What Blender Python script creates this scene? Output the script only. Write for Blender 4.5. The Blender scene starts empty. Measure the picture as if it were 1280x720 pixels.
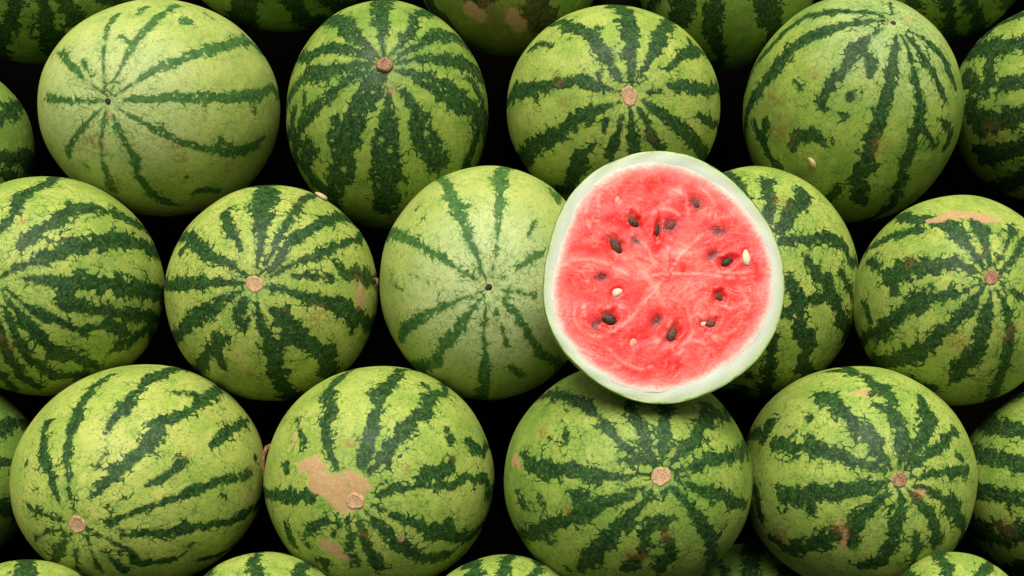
import bpy, math, random
import numpy as np
from mathutils import Vector, Matrix

# ------------------------------------------------------------------ camera, sky, light
W, H = 1280.0, 720.0
S = 0.25 / 280.0                 # metres per photograph pixel at the reference depth
DIST = 1.70                      # camera to reference depth
LPX = DIST / S
PITCH = math.radians(27)
ORG = np.array([0.0, 0.0, 1.0])
RIGHT = np.array([1.0, 0.0, 0.0])
UP = np.array([0.0, math.sin(PITCH), math.cos(PITCH)])
TOW = np.array([0.0, -math.cos(PITCH), math.sin(PITCH)])      # towards the camera
BAS = np.stack([RIGHT, UP, TOW], axis=1)                       # basis -> world

scene = bpy.context.scene
cam_data = bpy.data.cameras.new("camera")
cam = bpy.data.objects.new("camera", cam_data)
scene.collection.objects.link(cam)
cam.location = Vector(ORG + TOW * DIST)
cam.rotation_euler = (math.pi / 2 - PITCH, 0, 0)
cam_data.sensor_width = 36.0
cam_data.lens = 36.0 * DIST / (W * S)
cam_data.clip_start = 0.05
cam_data.clip_end = 200
scene.camera = cam

SUN_EL, SUN_AZ = math.radians(75), math.radians(-8)    # azimuth measured from behind the camera, + = right
world = bpy.data.worlds.new("World")
scene.world = world
world.use_nodes = True
wn, wl = world.node_tree.nodes, world.node_tree.links
wn.clear()
sky = wn.new("ShaderNodeTexSky")
sky.sky_type = 'NISHITA'
sky.sun_disc = False
sky.sun_elevation = SUN_EL
sky.sun_rotation = math.pi + SUN_AZ
sky.dust_density = 6.0
sky.air_density = 1.0
hs = wn.new("ShaderNodeHueSaturation")
hs.inputs['Saturation'].default_value = 0.25      # an overcast, nearly colourless sky
bg = wn.new("ShaderNodeBackground")
bg.inputs['Strength'].default_value = 0.05
wo = wn.new("ShaderNodeOutputWorld")
wl.new(sky.outputs[0], hs.inputs['Color'])
wl.new(hs.outputs[0], bg.inputs['Color'])
wl.new(bg.outputs[0], wo.inputs['Surface'])

sun_data = bpy.data.lights.new("sun", 'SUN')
sun_data.energy = 4.6
sun_data.angle = math.radians(42)
sun_data.color = (1.0, 0.95, 0.86)
sun = bpy.data.objects.new("sun", sun_data)
scene.collection.objects.link(sun)
sd = Vector((math.sin(SUN_AZ) * math.cos(SUN_EL), -math.cos(SUN_AZ) * math.cos(SUN_EL), math.sin(SUN_EL)))
sun.rotation_euler = sd.to_track_quat('Z', 'Y').to_euler()
sun.location = Vector(ORG) + sd * 4

vs = scene.view_settings
vs.view_transform = 'Standard'
vs.look = 'None'
vs.exposure = -0.04
vs.gamma = 1.0
scene.cycles.max_bounces = 3
scene.cycles.diffuse_bounces = 1
scene.cycles.use_denoising = True
scene.cycles.use_adaptive_sampling = True
scene.cycles.adaptive_threshold = .02

# ------------------------------------------------------------------ small helpers
def bpt(u, v, d):
    """photograph pixel and depth (px towards the camera) -> basis coordinates in px"""
    k = (LPX - d) / LPX
    return np.array([(u - W / 2) * k, (H / 2 - v) * k, d])

def to_world(p):
    return ORG + BAS @ (np.asarray(p) * S)

def hexlin(h):
    c = [int(h[i:i + 2], 16) / 255 for i in (0, 2, 4)]
    return tuple([x / 12.92 if x <= .04045 else ((x + .055) / 1.055) ** 2.4 for x in c] + [1.0])

def rgb(c):
    c = [q / 255 for q in c]
    return tuple([x / 12.92 if x <= .04045 else ((x + .055) / 1.055) ** 2.4 for x in c] + [1.0])

def anyc(c):
    return hexlin(c) if isinstance(c, str) else rgb(c)

def link(o, parent=None):
    scene.collection.objects.link(o)
    if parent is not None:
        o.parent = parent
    return o

def tag(o, label, cat, group=None):
    o['label'] = label
    o['category'] = cat
    if group:
        o['group'] = group
    return o

def mesh_np(name, V, F, attrs=None, mat=None, smooth=True):
    m = bpy.data.meshes.new(name)
    m.from_pydata([tuple(v) for v in V.tolist()], [], F)
    for k, a in (attrs or {}).items():
        if a.ndim == 2:
            at = m.attributes.new(k, 'FLOAT_VECTOR', 'POINT')
            at.data.foreach_set('vector', a.astype(np.float32).ravel())
        else:
            at = m.attributes.new(k, 'FLOAT', 'POINT')
            at.data.foreach_set('value', a.astype(np.float32).ravel())
    if smooth:
        m.polygons.foreach_set('use_smooth', np.ones(len(m.polygons), dtype=bool))
    if mat:
        m.materials.append(mat)
    m.update()
    return m

class NT:
    """tiny node-graph writer"""
    def __init__(self, name):
        self.mat = bpy.data.materials.new(name)
        self.mat.use_nodes = True
        self.t = self.mat.node_tree
        self.t.nodes.clear()
        self.out = self.t.nodes.new('ShaderNodeOutputMaterial')
        self.b = self.t.nodes.new('ShaderNodeBsdfPrincipled')
        self.t.links.new(self.b.outputs[0], self.out.inputs['Surface'])
    def put(self, sock, v):
        if isinstance(v, bpy.types.NodeSocket):
            self.t.links.new(v, sock)
        elif isinstance(v, (tuple, list)) and len(v) == 3 and sock.type == 'RGBA':
            sock.default_value = tuple(v) + (1.0,)
        else:
            sock.default_value = v
    def attr(self, name, vec=False):
        n = self.t.nodes.new('ShaderNodeAttribute'); n.attribute_name = name
        return n.outputs['Vector'] if vec else n.outputs['Fac']
    def math(self, op, a, b=0.0, c=None, clamp=False):
        n = self.t.nodes.new('ShaderNodeMath'); n.operation = op; n.use_clamp = clamp
        self.put(n.inputs[0], a); self.put(n.inputs[1], b)
        if c is not None: self.put(n.inputs[2], c)
        return n.outputs[0]
    def vmath(self, op, a, b=None, scale=None):
        n = self.t.nodes.new('ShaderNodeVectorMath'); n.operation = op
        self.put(n.inputs[0], a)
        if b is not None: self.put(n.inputs[1], b)
        if scale is not None: self.put(n.inputs['Scale'], scale)
        return n.outputs[0]
    def noise(self, co, scale, detail=4, rough=.55, dist=0.0, color=False):
        n = self.t.nodes.new('ShaderNodeTexNoise')
        self.put(n.inputs['Vector'], co); n.inputs['Scale'].default_value = scale
        n.inputs['Detail'].default_value = detail; n.inputs['Roughness'].default_value = rough
        n.inputs['Distortion'].default_value = dist
        return n.outputs['Color' if color else 'Fac']
    def voro(self, co, scale, feature='F1', color=False, rnd=1.0):
        n = self.t.nodes.new('ShaderNodeTexVoronoi'); n.feature = feature
        self.put(n.inputs['Vector'], co); n.inputs['Scale'].default_value = scale
        n.inputs['Randomness'].default_value = rnd
        if feature == 'SMOOTH_F1': n.inputs['Smoothness'].default_value = .35
        return (n.outputs['Distance'], n.outputs['Color']) if color else n.outputs['Distance']
    def step(self, v, lo, hi, a=0.0, b=1.0):
        n = self.t.nodes.new('ShaderNodeMapRange'); n.interpolation_type = 'SMOOTHSTEP'
        self.put(n.inputs[0], v)
        for i, x in enumerate((lo, hi, a, b)): self.put(n.inputs[i + 1], x)
        return n.outputs[0]
    def mix(self, f, a, b):
        n = self.t.nodes.new('ShaderNodeMix'); n.data_type = 'RGBA'
        self.put(n.inputs[0], f); self.put(n.inputs[6], a); self.put(n.inputs[7], b)
        return n.outputs[2]
    def sep(self, v):
        n = self.t.nodes.new('ShaderNodeSeparateXYZ'); self.put(n.inputs[0], v); return n.outputs
    def bump(self, h, strength, distance):
        n = self.t.nodes.new('ShaderNodeBump')
        n.inputs['Strength'].default_value = strength; n.inputs['Distance'].default_value = distance
        self.put(n.inputs['Height'], h)
        self.put(self.b.inputs['Normal'], n.outputs[0])

# ------------------------------------------------------------------ materials
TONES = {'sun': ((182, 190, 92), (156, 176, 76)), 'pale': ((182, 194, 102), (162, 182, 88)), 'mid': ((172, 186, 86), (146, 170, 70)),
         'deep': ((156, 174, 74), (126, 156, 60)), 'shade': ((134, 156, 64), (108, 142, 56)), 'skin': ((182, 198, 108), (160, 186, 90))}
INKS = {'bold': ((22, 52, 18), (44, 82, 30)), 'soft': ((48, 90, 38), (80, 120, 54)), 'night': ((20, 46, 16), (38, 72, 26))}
LOOKS = {'A': ('pale', 'soft'), 'B': ('deep', 'bold'), 'C': ('mid', 'bold'), 'D': ('deep', 'bold'), 'E': ('deep', 'night'), 'F': ('mid', 'bold'), 'G': ('sun', 'bold'),
         'H': ('pale', 'soft'), 'I': ('mid', 'night'), 'J': ('mid', 'bold'), 'K': ('sun', 'bold'), 'L': ('mid', 'bold'), 'M': ('deep', 'bold'), 'N': ('mid', 'bold'),
         'O': ('deep', 'night'), 'Wm': ('mid', 'bold'), 'Xm': ('mid', 'bold'), 'Z': ('mid', 'bold'), 'V': ('mid', 'bold'), 'Pale': ('pale', 'soft')}
def rind_material(name, seed, tone='mid', ink='bold', pale=0.0, net=0.5, island=0.5, jag=1.0, scars=True):
    light, light2 = TONES[tone]
    dark, dark2 = INKS[ink]
    r = random.Random(seed)
    g = NT(name)
    sph = g.attr('sph', True)
    co = g.vmath('ADD', sph, (r.uniform(-20, 20), r.uniform(-20, 20), r.uniform(-20, 20)))
    w1 = g.vmath('SCALE', g.vmath('SUBTRACT', g.noise(co, 4.5, 3, color=True), (.5, .5, .5)), scale=.16)
    w2 = g.vmath('SCALE', g.vmath('SUBTRACT', g.noise(co, 24, 3, color=True), (.5, .5, .5)), scale=.05)
    cw = g.vmath('ADD', g.vmath('ADD', co, w1), w2)
    cf = g.vmath('ADD', co, w2)
    v1 = g.voro(cw, 8.5)
    v2 = g.voro(cw, 19)
    fb = g.noise(cf, 17, 5, .64)
    d = g.attr('stripe')
    rough = g.math('MULTIPLY', g.math('SUBTRACT', v1, .46), .075 * jag)
    rough = g.math('MULTIPLY_ADD', g.math('SUBTRACT', v2, .44), .055 * jag, rough)
    rough = g.math('MULTIPLY_ADD', g.math('SUBTRACT', fb, .5), .12 * jag, rough)
    e = g.math('SUBTRACT', d, g.math('MULTIPLY', rough, g.attr('jag')))
    vn = g.voro(cw, 12.5, 'DISTANCE_TO_EDGE')
    crack = g.step(vn, .16, .0)
    sn = g.noise(cf, 8, 3)
    e = g.math('SUBTRACT', e, g.math('MULTIPLY', crack, g.step(sn, .40, .72, .0, .10 * min(1, net + .15))))
    dark_m = g.math('ADD', g.step(e, .028, -.006, 0, .25), g.step(e, .008, -.010, 0, .75))
    # pale islands and cells inside the stripes
    v3, c3 = g.voro(cw, 24, color=True)
    rnd = g.sep(c3)[0]
    isl = g.step(g.math('SUBTRACT', v3, g.math('MULTIPLY', g.math('SUBTRACT', rnd, 1.0 - .55 * island), .75)), .02, -.06)
    near = g.step(e, -.13, -.02)          # islands gather towards the stripe's rim
    isl = g.math('MULTIPLY', isl, g.math('MULTIPLY_ADD', near, .45, .35))
    dark_m = g.math('MULTIPLY', dark_m, g.math('SUBTRACT', 1.0, isl))
    # fine net of green veins over the pale ground
    vn2 = g.voro(cf, 34, 'DISTANCE_TO_EDGE')
    big = g.noise(co, 3.2, 2)
    ln = g.math('MULTIPLY', g.step(vn, .075, .0), g.step(sn, .36, .6))
    ln2 = g.math('MULTIPLY', g.step(vn2, .14, .0), g.step(g.noise(cf, 5, 3), .40, .66))
    fleck = g.step(g.noise(cf, 44, 3, .65), .51, .70)
    veins = g.math('ADD', g.math('MULTIPLY', ln, .55), g.math('ADD', g.math('MULTIPLY', ln2, .55), g.math('MULTIPLY', fleck, .75)))
    halo = g.step(e, .16, .0)
    veins = g.math('MULTIPLY', veins, g.math('MULTIPLY_ADD', halo, .6, .55))
    veins = g.math('MULTIPLY', veins, .42 + net, clamp=True)
    # ground colour
    gc = g.mix(g.step(big, .36, .66), rgb(light), rgb(light2))
    gc = g.mix(g.math('MULTIPLY', g.step(g.noise(co, 9, 4), .5, .75), .35), gc, rgb((200, 200, 112)))
    sx, sy, sz = g.sep(sph)[0], g.sep(sph)[1], g.sep(sph)[2]
    polar = g.step(sz, .55, 1.0)
    gc = g.mix(g.math('MULTIPLY', polar, pale), gc, hexlin('c9d6a0'))
    gc = g.mix(g.math('MULTIPLY', g.step(g.noise(cf, 19, 4, .6), .48, .72), .2 + .35 * min(net, 1)), gc, rgb((118, 150, 60)))
    gc = g.mix(veins, gc, rgb((84, 126, 48)))
    # hair-thin rays gathering at the stem end
    xy = g.math('SQRT', g.math('ADD', g.math('MULTIPLY', sx, sx), g.math('MULTIPLY', sy, sy)))
    n = g.t.nodes.new('ShaderNodeCombineXYZ')
    inv = g.math('DIVIDE', 1.0, g.math('MAXIMUM', xy, .01))
    g.put(n.inputs[0], g.math('MULTIPLY', sx, inv)); g.put(n.inputs[1], g.math('MULTIPLY', sy, inv)); g.put(n.inputs[2], g.math('MULTIPLY', xy, 1.3))
    rayco = g.vmath('ADD', g.vmath('ADD', n.outputs[0], g.vmath('SCALE', w2, scale=1.6)), (r.uniform(0, 9), r.uniform(0, 9), 0))
    ray = g.step(g.math('ABSOLUTE', g.math('SUBTRACT', g.noise(rayco, 4.2, 2), .5)), .026, .004)
    ray = g.math('MULTIPLY', ray, g.math('MULTIPLY', g.step(xy, .62, .14), g.step(sz, 0, .2)))
    gc = g.mix(g.math('MULTIPLY', ray, .85), gc, hexlin('45773a'))
    # stripe colour, a little lighter along a mesh of cells
    dn = g.noise(cf, 16, 5)
    dc = g.mix(g.step(dn, .35, .72), rgb(dark), rgb(dark2))
    dc = g.mix(g.math('MULTIPLY', g.step(g.voro(cf, 38), .55, .15), .36), dc, rgb((98, 138, 66)))
    col = g.mix(dark_m, gc, dc)
    # corky scars, brown scratches
    if scars:
        br = g.attr('brown')
        lines = g.step(g.math('ABSOLUTE', g.math('SUBTRACT', g.noise(cf, 11, 5, .65, .6), .5)), .055, .0)
        spots = g.step(g.noise(cf, 30, 3), .55, .7)
        brm = g.math('MULTIPLY', g.math('MAXIMUM', lines, g.math('MULTIPLY', spots, .6)), br, clamp=True)
        col = g.mix(g.math('MULTIPLY', brm, .9), col, hexlin('8c5a35'))
    # a few stray scratches anywhere
    stray = g.math('MULTIPLY', g.step(g.math('ABSOLUTE', g.math('SUBTRACT', g.noise(cf, 6, 4, .6, 1.2), .5)), .008, .0), g.step(g.noise(co, 5.5, 2), .60, .70))
    col = g.mix(g.math('MULTIPLY', stray, .6), col, hexlin('a4774a'))
    tm = 0.0
    if scars:
        tn = g.attr('tan')
        te = g.math('MULTIPLY_ADD', g.math('SUBTRACT', g.noise(cf, 12, 6, .65), .5), -.16, tn)
        tm = g.step(te, .018, -.022)
        tcol = g.mix(g.noise(cf, 22, 5), rgb((199, 159, 116)), hexlin('b08a5c'))
        tcol = g.mix(g.step(g.noise(cf, 55, 3), .55, .75), tcol, hexlin('d8bd96'))
        col = g.mix(g.math('MULTIPLY', tm, .92), col, tcol)
    g.put(g.b.inputs['Base Color'], col)
    ro = g.step(g.noise(co, 6, 2), .3, .7, .50, .66)
    ro = g.math('MULTIPLY_ADD', tm, .35, ro)
    g.put(g.b.inputs['Roughness'], ro)
    g.b.inputs['IOR'].default_value = 1.40
    g.b.inputs['Specular IOR Level'].default_value = .38
    hgt = g.math('ADD', g.math('MULTIPLY', g.noise(co, 90, 2, .6), .5), g.math('MULTIPLY', g.noise(co, 14, 2), 1.2))
    g.bump(hgt, .35, .0012)
    return g.mat

def cork_material(name, c1, c2, c3='6b4a2e'):
    g = NT(name)
    tc = g.t.nodes.new('ShaderNodeTexCoord').outputs['Object']
    n1 = g.noise(tc, 420, 5, .65)
    n2 = g.voro(tc, 520)
    col = g.mix(g.step(n1, .35, .65), anyc(c1), anyc(c2))
    col = g.mix(g.math('MULTIPLY', g.step(n2, .5, .8), .7), col, anyc(c3))
    g.put(g.b.inputs['Base Color'], col)
    g.b.inputs['Roughness'].default_value = .85
    g.bump(g.math('ADD', n1, n2), .5, .0007)
    return g.mat

MAT_SCAR_TAN = cork_material('cork_tan', (206, 170, 130), (186, 148, 108), (146, 106, 72))
MAT_SCAR_BROWN = cork_material('cork_brown', (176, 138, 100), (138, 100, 68), (62, 40, 24))
MAT_BLOSSOM = cork_material('blossom_scar', '4a3020', '2c1c12', '120a06')
MAT_DRY = cork_material('dry_stem', '8f6644', '6b4529', '3a2415')

def gap_shade_material():
    g = NT('gap_shade')
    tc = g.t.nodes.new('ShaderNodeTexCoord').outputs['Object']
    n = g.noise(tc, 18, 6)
    g.put(g.b.inputs['Base Color'], g.mix(n, (.0015, .0013, .001), (.004, .0035, .0028)))  # nearly black: the shade of the gaps is put into this colour
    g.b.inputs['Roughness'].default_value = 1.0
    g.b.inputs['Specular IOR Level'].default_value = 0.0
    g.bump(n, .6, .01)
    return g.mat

# ------------------------------------------------------------------ tracing data (crop windows of the photograph: x0, y0, scale)
CR = {'TL': (0, 0, .3888), 'TB': (330, 0, .3888), 'TC': (620, 0, .3888), 'TD': (920, 0, .3888),
      'F': (0, 200, .41667), 'G': (190, 200, .41667), 'H': (460, 190, .4444), 'I': (880, 190, .4582),
      'K': (0, 440, .3888), 'L': (300, 440, .3888), 'M': (600, 440, .3888), 'N': (920, 440, .3888), 'P': (0, 0, 1.0)}

# key: bounding box in the photograph, pole pixel, length ratio, depth, pole kind, look, strokes (D = dark, L = pale, T = tan, B = brown)
MEL = {}
def melon(key, crop, box, pole, ratio, depth, scar, label, strokes='', auto=0, **look):
    MEL[key] = dict(crop=crop, box=box, pole=pole, ratio=ratio, depth=depth, scar=scar, label=label, strokes=strokes, auto=auto, look=look)

melon('A', 'TL', (55, 0, 349, 271), (134, 127), 1.12, -95, 'blossom',
 'pale thin-striped watermelon with a dark blossom dot, top row left, brown scratches', '''
D 335,325,3 270,325,8 200,322,12 150,318,18
D 330,300,2 270,255,5 235,220,14 205,180,18 185,170,10
D 290,245,5 265,195,8
D 338,300,3 330,220,6 335,140,8 345,80,10 375,45,14
D 350,300,3 390,210,6 425,140,14 470,90,16 530,40,16 570,15,10
D 425,140,10 390,115,8
D 370,305,3 430,265,8 500,220,14 580,190,16 660,165,20 740,140,18 800,130,26 830,160,20
D 400,320,8 480,320,14 560,310,18 640,315,16 740,315,20 830,310,22 870,280,18
D 655,320,8 662,365,4
D 815,320,8 820,360,5
D 370,345,3 430,380,7 510,415,12 560,450,14 640,475,12 720,485,22 800,480,24 850,440,10
D 715,480,10 710,435,8
D 360,370,3 390,440,10 435,510,14 440,560,12 480,610,14 530,645,20 580,660,10
D 335,350,2 325,430,5 325,510,7 345,570,12 360,610,16
D 320,350,2 280,390,10 230,455,12 215,500,12
D 605,65,20
D 660,45,9 680,60,5
D 600,570,10
D 640,610,14 700,610,12
D 280,540,7
D 445,40,9 470,20,10
B 290,460,50
B 345,370,14
B 370,595,38
B 575,505,30
B 725,550,34
B 560,470,26
''', pale=.4, net=.34, island=1.0, jag=.8)

melon('B', 'TB', (357, 2, 611, 286), (481, 81), 1.08, -110, 'brown',
 'dark heavily mottled watermelon with a knobbly brown stem scar, second in top row', '''
D 388,185,4 378,130,8 375,60,20 375,20,24
D 405,185,3 440,140,6 480,95,12 485,50,14
D 420,195,3 500,140,8 560,110,18 620,120,22
D 425,205,3 490,190,8 560,192,10 640,205,20 690,240,20
D 420,225,4 500,245,14 560,278,22 630,320,30 690,380,24
D 450,290,6 490,380,20 520,450,34 560,520,26
D 405,290,6 400,350,8 395,420,30 390,500,36 400,590,40 390,660,30
D 378,240,14 345,280,28 290,390,26 260,470,34 250,560,26 220,620,20
D 350,230,4 270,255,10 200,320,14 130,380,18 110,430,14
D 355,205,4 280,215,12 200,228,16 130,245,18 95,290,14
D 360,195,4 290,165,10 200,155,16 130,190,14
D 370,185,4 310,130,16 260,80,22 230,60,16
D 150,480,24 130,540,22 190,600,18
D 235,400,14 225,450,18 240,520,16
D 95,360,14 90,420,16 110,450,14
D 660,250,10 700,330,16 680,440,18 650,530,20
D 130,310,8 135,350,8
L 440,590,18
L 520,430,9
L 535,465,10
L 405,480,10
L 375,450,8
L 260,545,12
L 565,290,9
L 640,330,8
L 420,530,7
L 225,480,8
L 500,500,8
B 410,280,24
T 402,268,5 408,290,6
''', net=.75, island=1.0, jag=.8)

melon('C', 'TC', (632, 8, 899, 262), (787, 120), 1.04, -85, 'tan',
 'bright watermelon with bold clean stripes and oval tan scar, above the cut half', '''
D 435,260,5 432,210,10 430,150,26 425,90,26 420,40,24
D 465,250,5 500,180,14 530,120,20 555,80,18
D 550,225,8 590,190,14 630,160,20 665,170,12
D 630,160,14 620,125,8
D 490,295,4 530,295,8
D 560,275,8 610,280,20 660,290,18 715,285,14
D 475,325,4 530,370,16 580,400,16 620,440,20 660,490,20
D 650,370,10 690,400,12
D 455,345,4 490,400,10 500,440,14 530,480,14
D 432,345,4 437,400,12 442,460,16 445,500,14
D 405,380,4 385,440,12 365,500,16
D 352,390,8 348,420,6
D 310,470,6 280,500,20 250,560,22 240,600,18
D 395,330,4 330,350,14 270,380,20 200,430,22 130,465,26 95,510,30
D 400,295,4 340,280,12 280,265,18 200,265,16 120,290,22 60,300,22 40,330,14
D 130,290,10 135,325,5
D 335,275,6 328,235,7
D 405,265,4 370,210,12 330,150,22 290,110,20 240,90,22 220,75,14
D 300,115,14 330,95,8
D 180,150,12 140,140,10 105,165,6
B 200,265,26
B 490,440,26
B 225,330,26
''', net=.55, island=.35)

melon('D', 'TD', (931, -3, 1198, 282), (1117, 27), 1.10, -100, 'blossom',
 'tall watermelon with its blossom dot near the top and a stray seed stuck on it', '''
D 470,95,4 420,125,12 395,150,20 360,200,14 330,240,20 300,280,12 275,340,9
D 400,160,12 435,200,14 432,235,14
D 515,110,4 510,170,12 495,250,16 475,330,16 455,400,18 430,460,20 415,530,24 390,580,30 400,640,26
D 530,110,3 560,180,8 575,250,10 590,330,14 590,400,16 560,470,18 540,540,16 520,600,18 505,650,18
D 540,105,3 590,170,11 630,230,15 660,290,13 670,320,9
D 560,100,3 620,140,11 660,180,15 690,240,14 705,280,10
D 480,65,3 400,75,8 340,85,13 260,110,18 190,150,19 130,220,23 80,280,22 50,330,18
D 470,50,3 400,40,8 300,40,13 220,60,17 150,110,14 110,160,12
D 500,40,3 495,10,6
D 370,310,12
D 350,375,8
D 270,325,8
D 180,480,12 200,440,20 240,420,16 280,450,10
D 95,400,16
D 670,395,12 690,440,12 668,480,12
D 190,265,7 215,285,7
D 60,395,10 85,450,12 120,520,14 170,575,14
D 300,640,12 330,600,10
D 610,420,8 640,470,8
T 545,60,9 560,68,6
B 245,250,30
B 460,470,42
B 150,420,60
B 120,330,50
''', pale=.3, net=.75, island=.5, jag=.9)

melon('E', 'P', (1190, 5, 1450, 255), (1400, 60), 1.1, -110, None,
 'dark-netted watermelon cut off by the right edge of the photo, top row', '''
D 1205,100,14 1230,112,10 1290,100,8 1390,64,3
D 1225,150,14 1260,148,12 1300,140,8 1390,68,3
D 1225,195,16 1260,190,12 1310,170,8 1395,70,3
D 1240,235,14 1290,215,10 1390,80,3
D 1205,65,12 1240,60,14 1290,55,8 1385,58,3
D 1225,35,10 1265,15,10 1340,20,6
D 1238,75,8 1232,110,8
D 1210,130,10 1222,160,12
L 1240,115,5
B 1240,165,18
''', net=.9, island=.7)

melon('F', 'F', (-78, 220, 203, 497), (-3, 352), 1.1, 0, None,
 'watermelon with long stripes fanning from the left edge of the photo, middle row', '''
D 0,210,12 40,160,14 60,110,20 110,85,16 150,65,14
D 60,255,12 110,215,16 170,185,18 220,145,22 290,145,14 360,165,16
D 0,350,4 60,320,10 130,295,16 200,270,20 280,250,24 350,240,22 420,250,22 460,270,20
D 80,360,10 160,365,12 240,365,16 300,370,22 370,380,22 440,390,24 480,400,20
D 190,380,16 195,430,20 280,445,12 350,460,16 400,470,22 450,470,16
D 320,490,12 380,520,14
D 20,390,3 90,445,8 170,480,12 240,510,12 300,500,8
D 10,400,3 60,460,10 110,520,14 160,570,20 230,590,18 290,620,10
D 20,450,6 50,530,14 100,600,14 170,650,16 250,640,14
D 0,480,6 25,580,12 60,640,14 110,680,12
D 0,640,14 40,680,12
D 350,560,14 420,520,16 450,500,14
B 10,550,40
B 70,180,20
''', net=.8, island=.45)

melon('G', 'G', (207, 231, 474, 502), (318, 355), 1.0, 0, 'tan',
 'round watermelon with central tan scar and broken stripes, brown spot at its upper rim', '''
D 315,330,3 325,270,8 330,200,16 330,150,30 345,100,30
D 325,340,3 360,280,6 390,220,8 420,170,10 450,125,10 470,110,12
D 340,350,3 375,310,10 400,260,12 460,215,16 520,185,18 570,170,18
D 350,352,3 430,310,7 500,280,12 570,250,12 620,240,14
D 420,345,5 490,350,9 540,350,8
D 550,300,8 580,340,18 640,345,22 660,360,14
D 340,380,3 400,390,8 460,410,12 520,430,18 590,455,22 640,480,22
D 620,480,16 600,515,8
D 360,450,10 390,470,22 430,530,26 480,560,22 530,570,20 520,620,26
D 313,400,4 320,460,8 345,530,20 370,590,22 375,640,30 390,680,22
D 400,540,20 370,560,18
D 275,420,10 255,460,16 270,495,14 290,480,8
D 205,530,16 190,560,24 165,580,18
D 195,580,14 215,620,10
D 275,390,3 220,420,12 160,455,20 110,490,20 85,520,16
D 280,370,4 220,368,10 150,370,16 80,372,18 50,380,12
D 290,355,3 240,315,8 180,290,14 130,255,18 110,230,14
D 110,250,10 80,275,8
D 215,165,20 230,200,14 255,245,10 265,265,6
D 65,500,9
T 628,390,18 632,420,20 625,440,12
B 445,140,26
B 620,360,36
B 290,640,24
B 490,470,40
''', net=.75, island=.35)

melon('H', 'H', (474, 206, 746, 501), (611, 359), 1.06, 0, 'blossom',
 'smooth pale watermelon with thin stripes meeting at a dark dot, left of the cut half', '''
D 345,350,3 360,290,4 365,220,8 368,140,12 370,90,22 380,50,22
D 330,355,3 305,290,8 280,230,14 250,160,22 225,100,20 215,80,14
D 260,155,8 290,155,6
D 315,365,3 270,340,6 210,300,9 150,265,10 100,240,14 75,230,16
D 325,390,3 260,415,6 200,440,10 150,465,16 105,500,18 90,530,12
D 325,405,3 280,460,10 250,500,22 210,550,14 190,595,18
D 332,430,3 325,500,6 330,560,8 330,610,18 325,660,20
D 350,400,2 360,450,4
D 375,490,4 390,540,9
D 400,600,9 430,630,9
D 370,405,3 410,450,10 450,510,12 480,560,16 530,590,18
D 360,385,2 420,395,6 470,408,5
D 360,365,2 385,350,2
D 420,330,5 460,300,9 490,285,10
D 450,230,5 470,200,8
D 515,110,14 530,140,12
D 155,190,6
D 135,160,5
D 60,365,4 100,385,3
D 120,345,3 170,365,3
D 205,415,3 235,440,3
B 345,300,12
B 340,490,20
''', pale=.55, net=.36, island=1.0, jag=.8)

melon('I', 'I', (820, 209, 1071, 500), (925, 325), 1.08, -25, None,
 'watermelon half hidden behind the cut half, its netted right side showing', '''
D 60,60,10 90,80,10 120,130,8
D 170,80,20 180,130,16 175,180,10
D 270,120,22 240,160,16 210,210,12
D 210,240,10 270,240,10 330,235,14 375,255,14 395,300,12
D 280,290,10 310,330,14 340,370,22 370,440,14
D 370,330,8 390,360,10 400,390,10
D 230,350,10 260,400,20 260,470,18 280,540,18 270,590,18
D 270,410,10 320,400,10
D 190,500,12 180,560,14 175,620,14
D 60,660,14 110,650,16
D 215,440,10 240,430,10
D 120,610,9
B 215,130,30
''', net=1.0, island=.5)

melon('J', 'I', (1068, 244, 1318, 507), (1239, 346), 1.06, 5, 'brown',
 'watermelon with a tan corky patch across its top, right of the middle row', '''
D 780,310,4 770,260,8 760,220,18 740,190,12
D 765,320,4 730,270,10 690,225,18 650,190,20 600,185,14
D 740,325,6 680,300,14 620,310,14 540,320,24 500,340,24
D 530,340,14 520,380,12
D 590,215,12 530,225,12 470,250,10
D 750,360,4 700,385,10 640,390,16 580,410,22 540,440,16 500,480,20 470,500,14
D 760,370,4 720,430,14 670,480,14 620,520,16 560,560,22 510,570,16
D 780,380,4 770,450,16 750,530,20 700,590,24 680,620,14
D 800,375,4 830,440,8 835,510,12 820,580,12 790,640,14
D 805,335,4 840,300,8 870,240,8
D 795,310,3 820,270,5 840,210,10
D 810,360,4 870,400,8
D 450,300,12 480,310,10
D 620,640,12 570,620,10
D 440,420,12 455,460,10
T 615,190,10 650,180,16 700,168,18 760,180,18 800,185,12
B 690,520,36
B 820,490,30
B 560,300,20
B 760,270,20
''', net=.85, island=.45)

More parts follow.
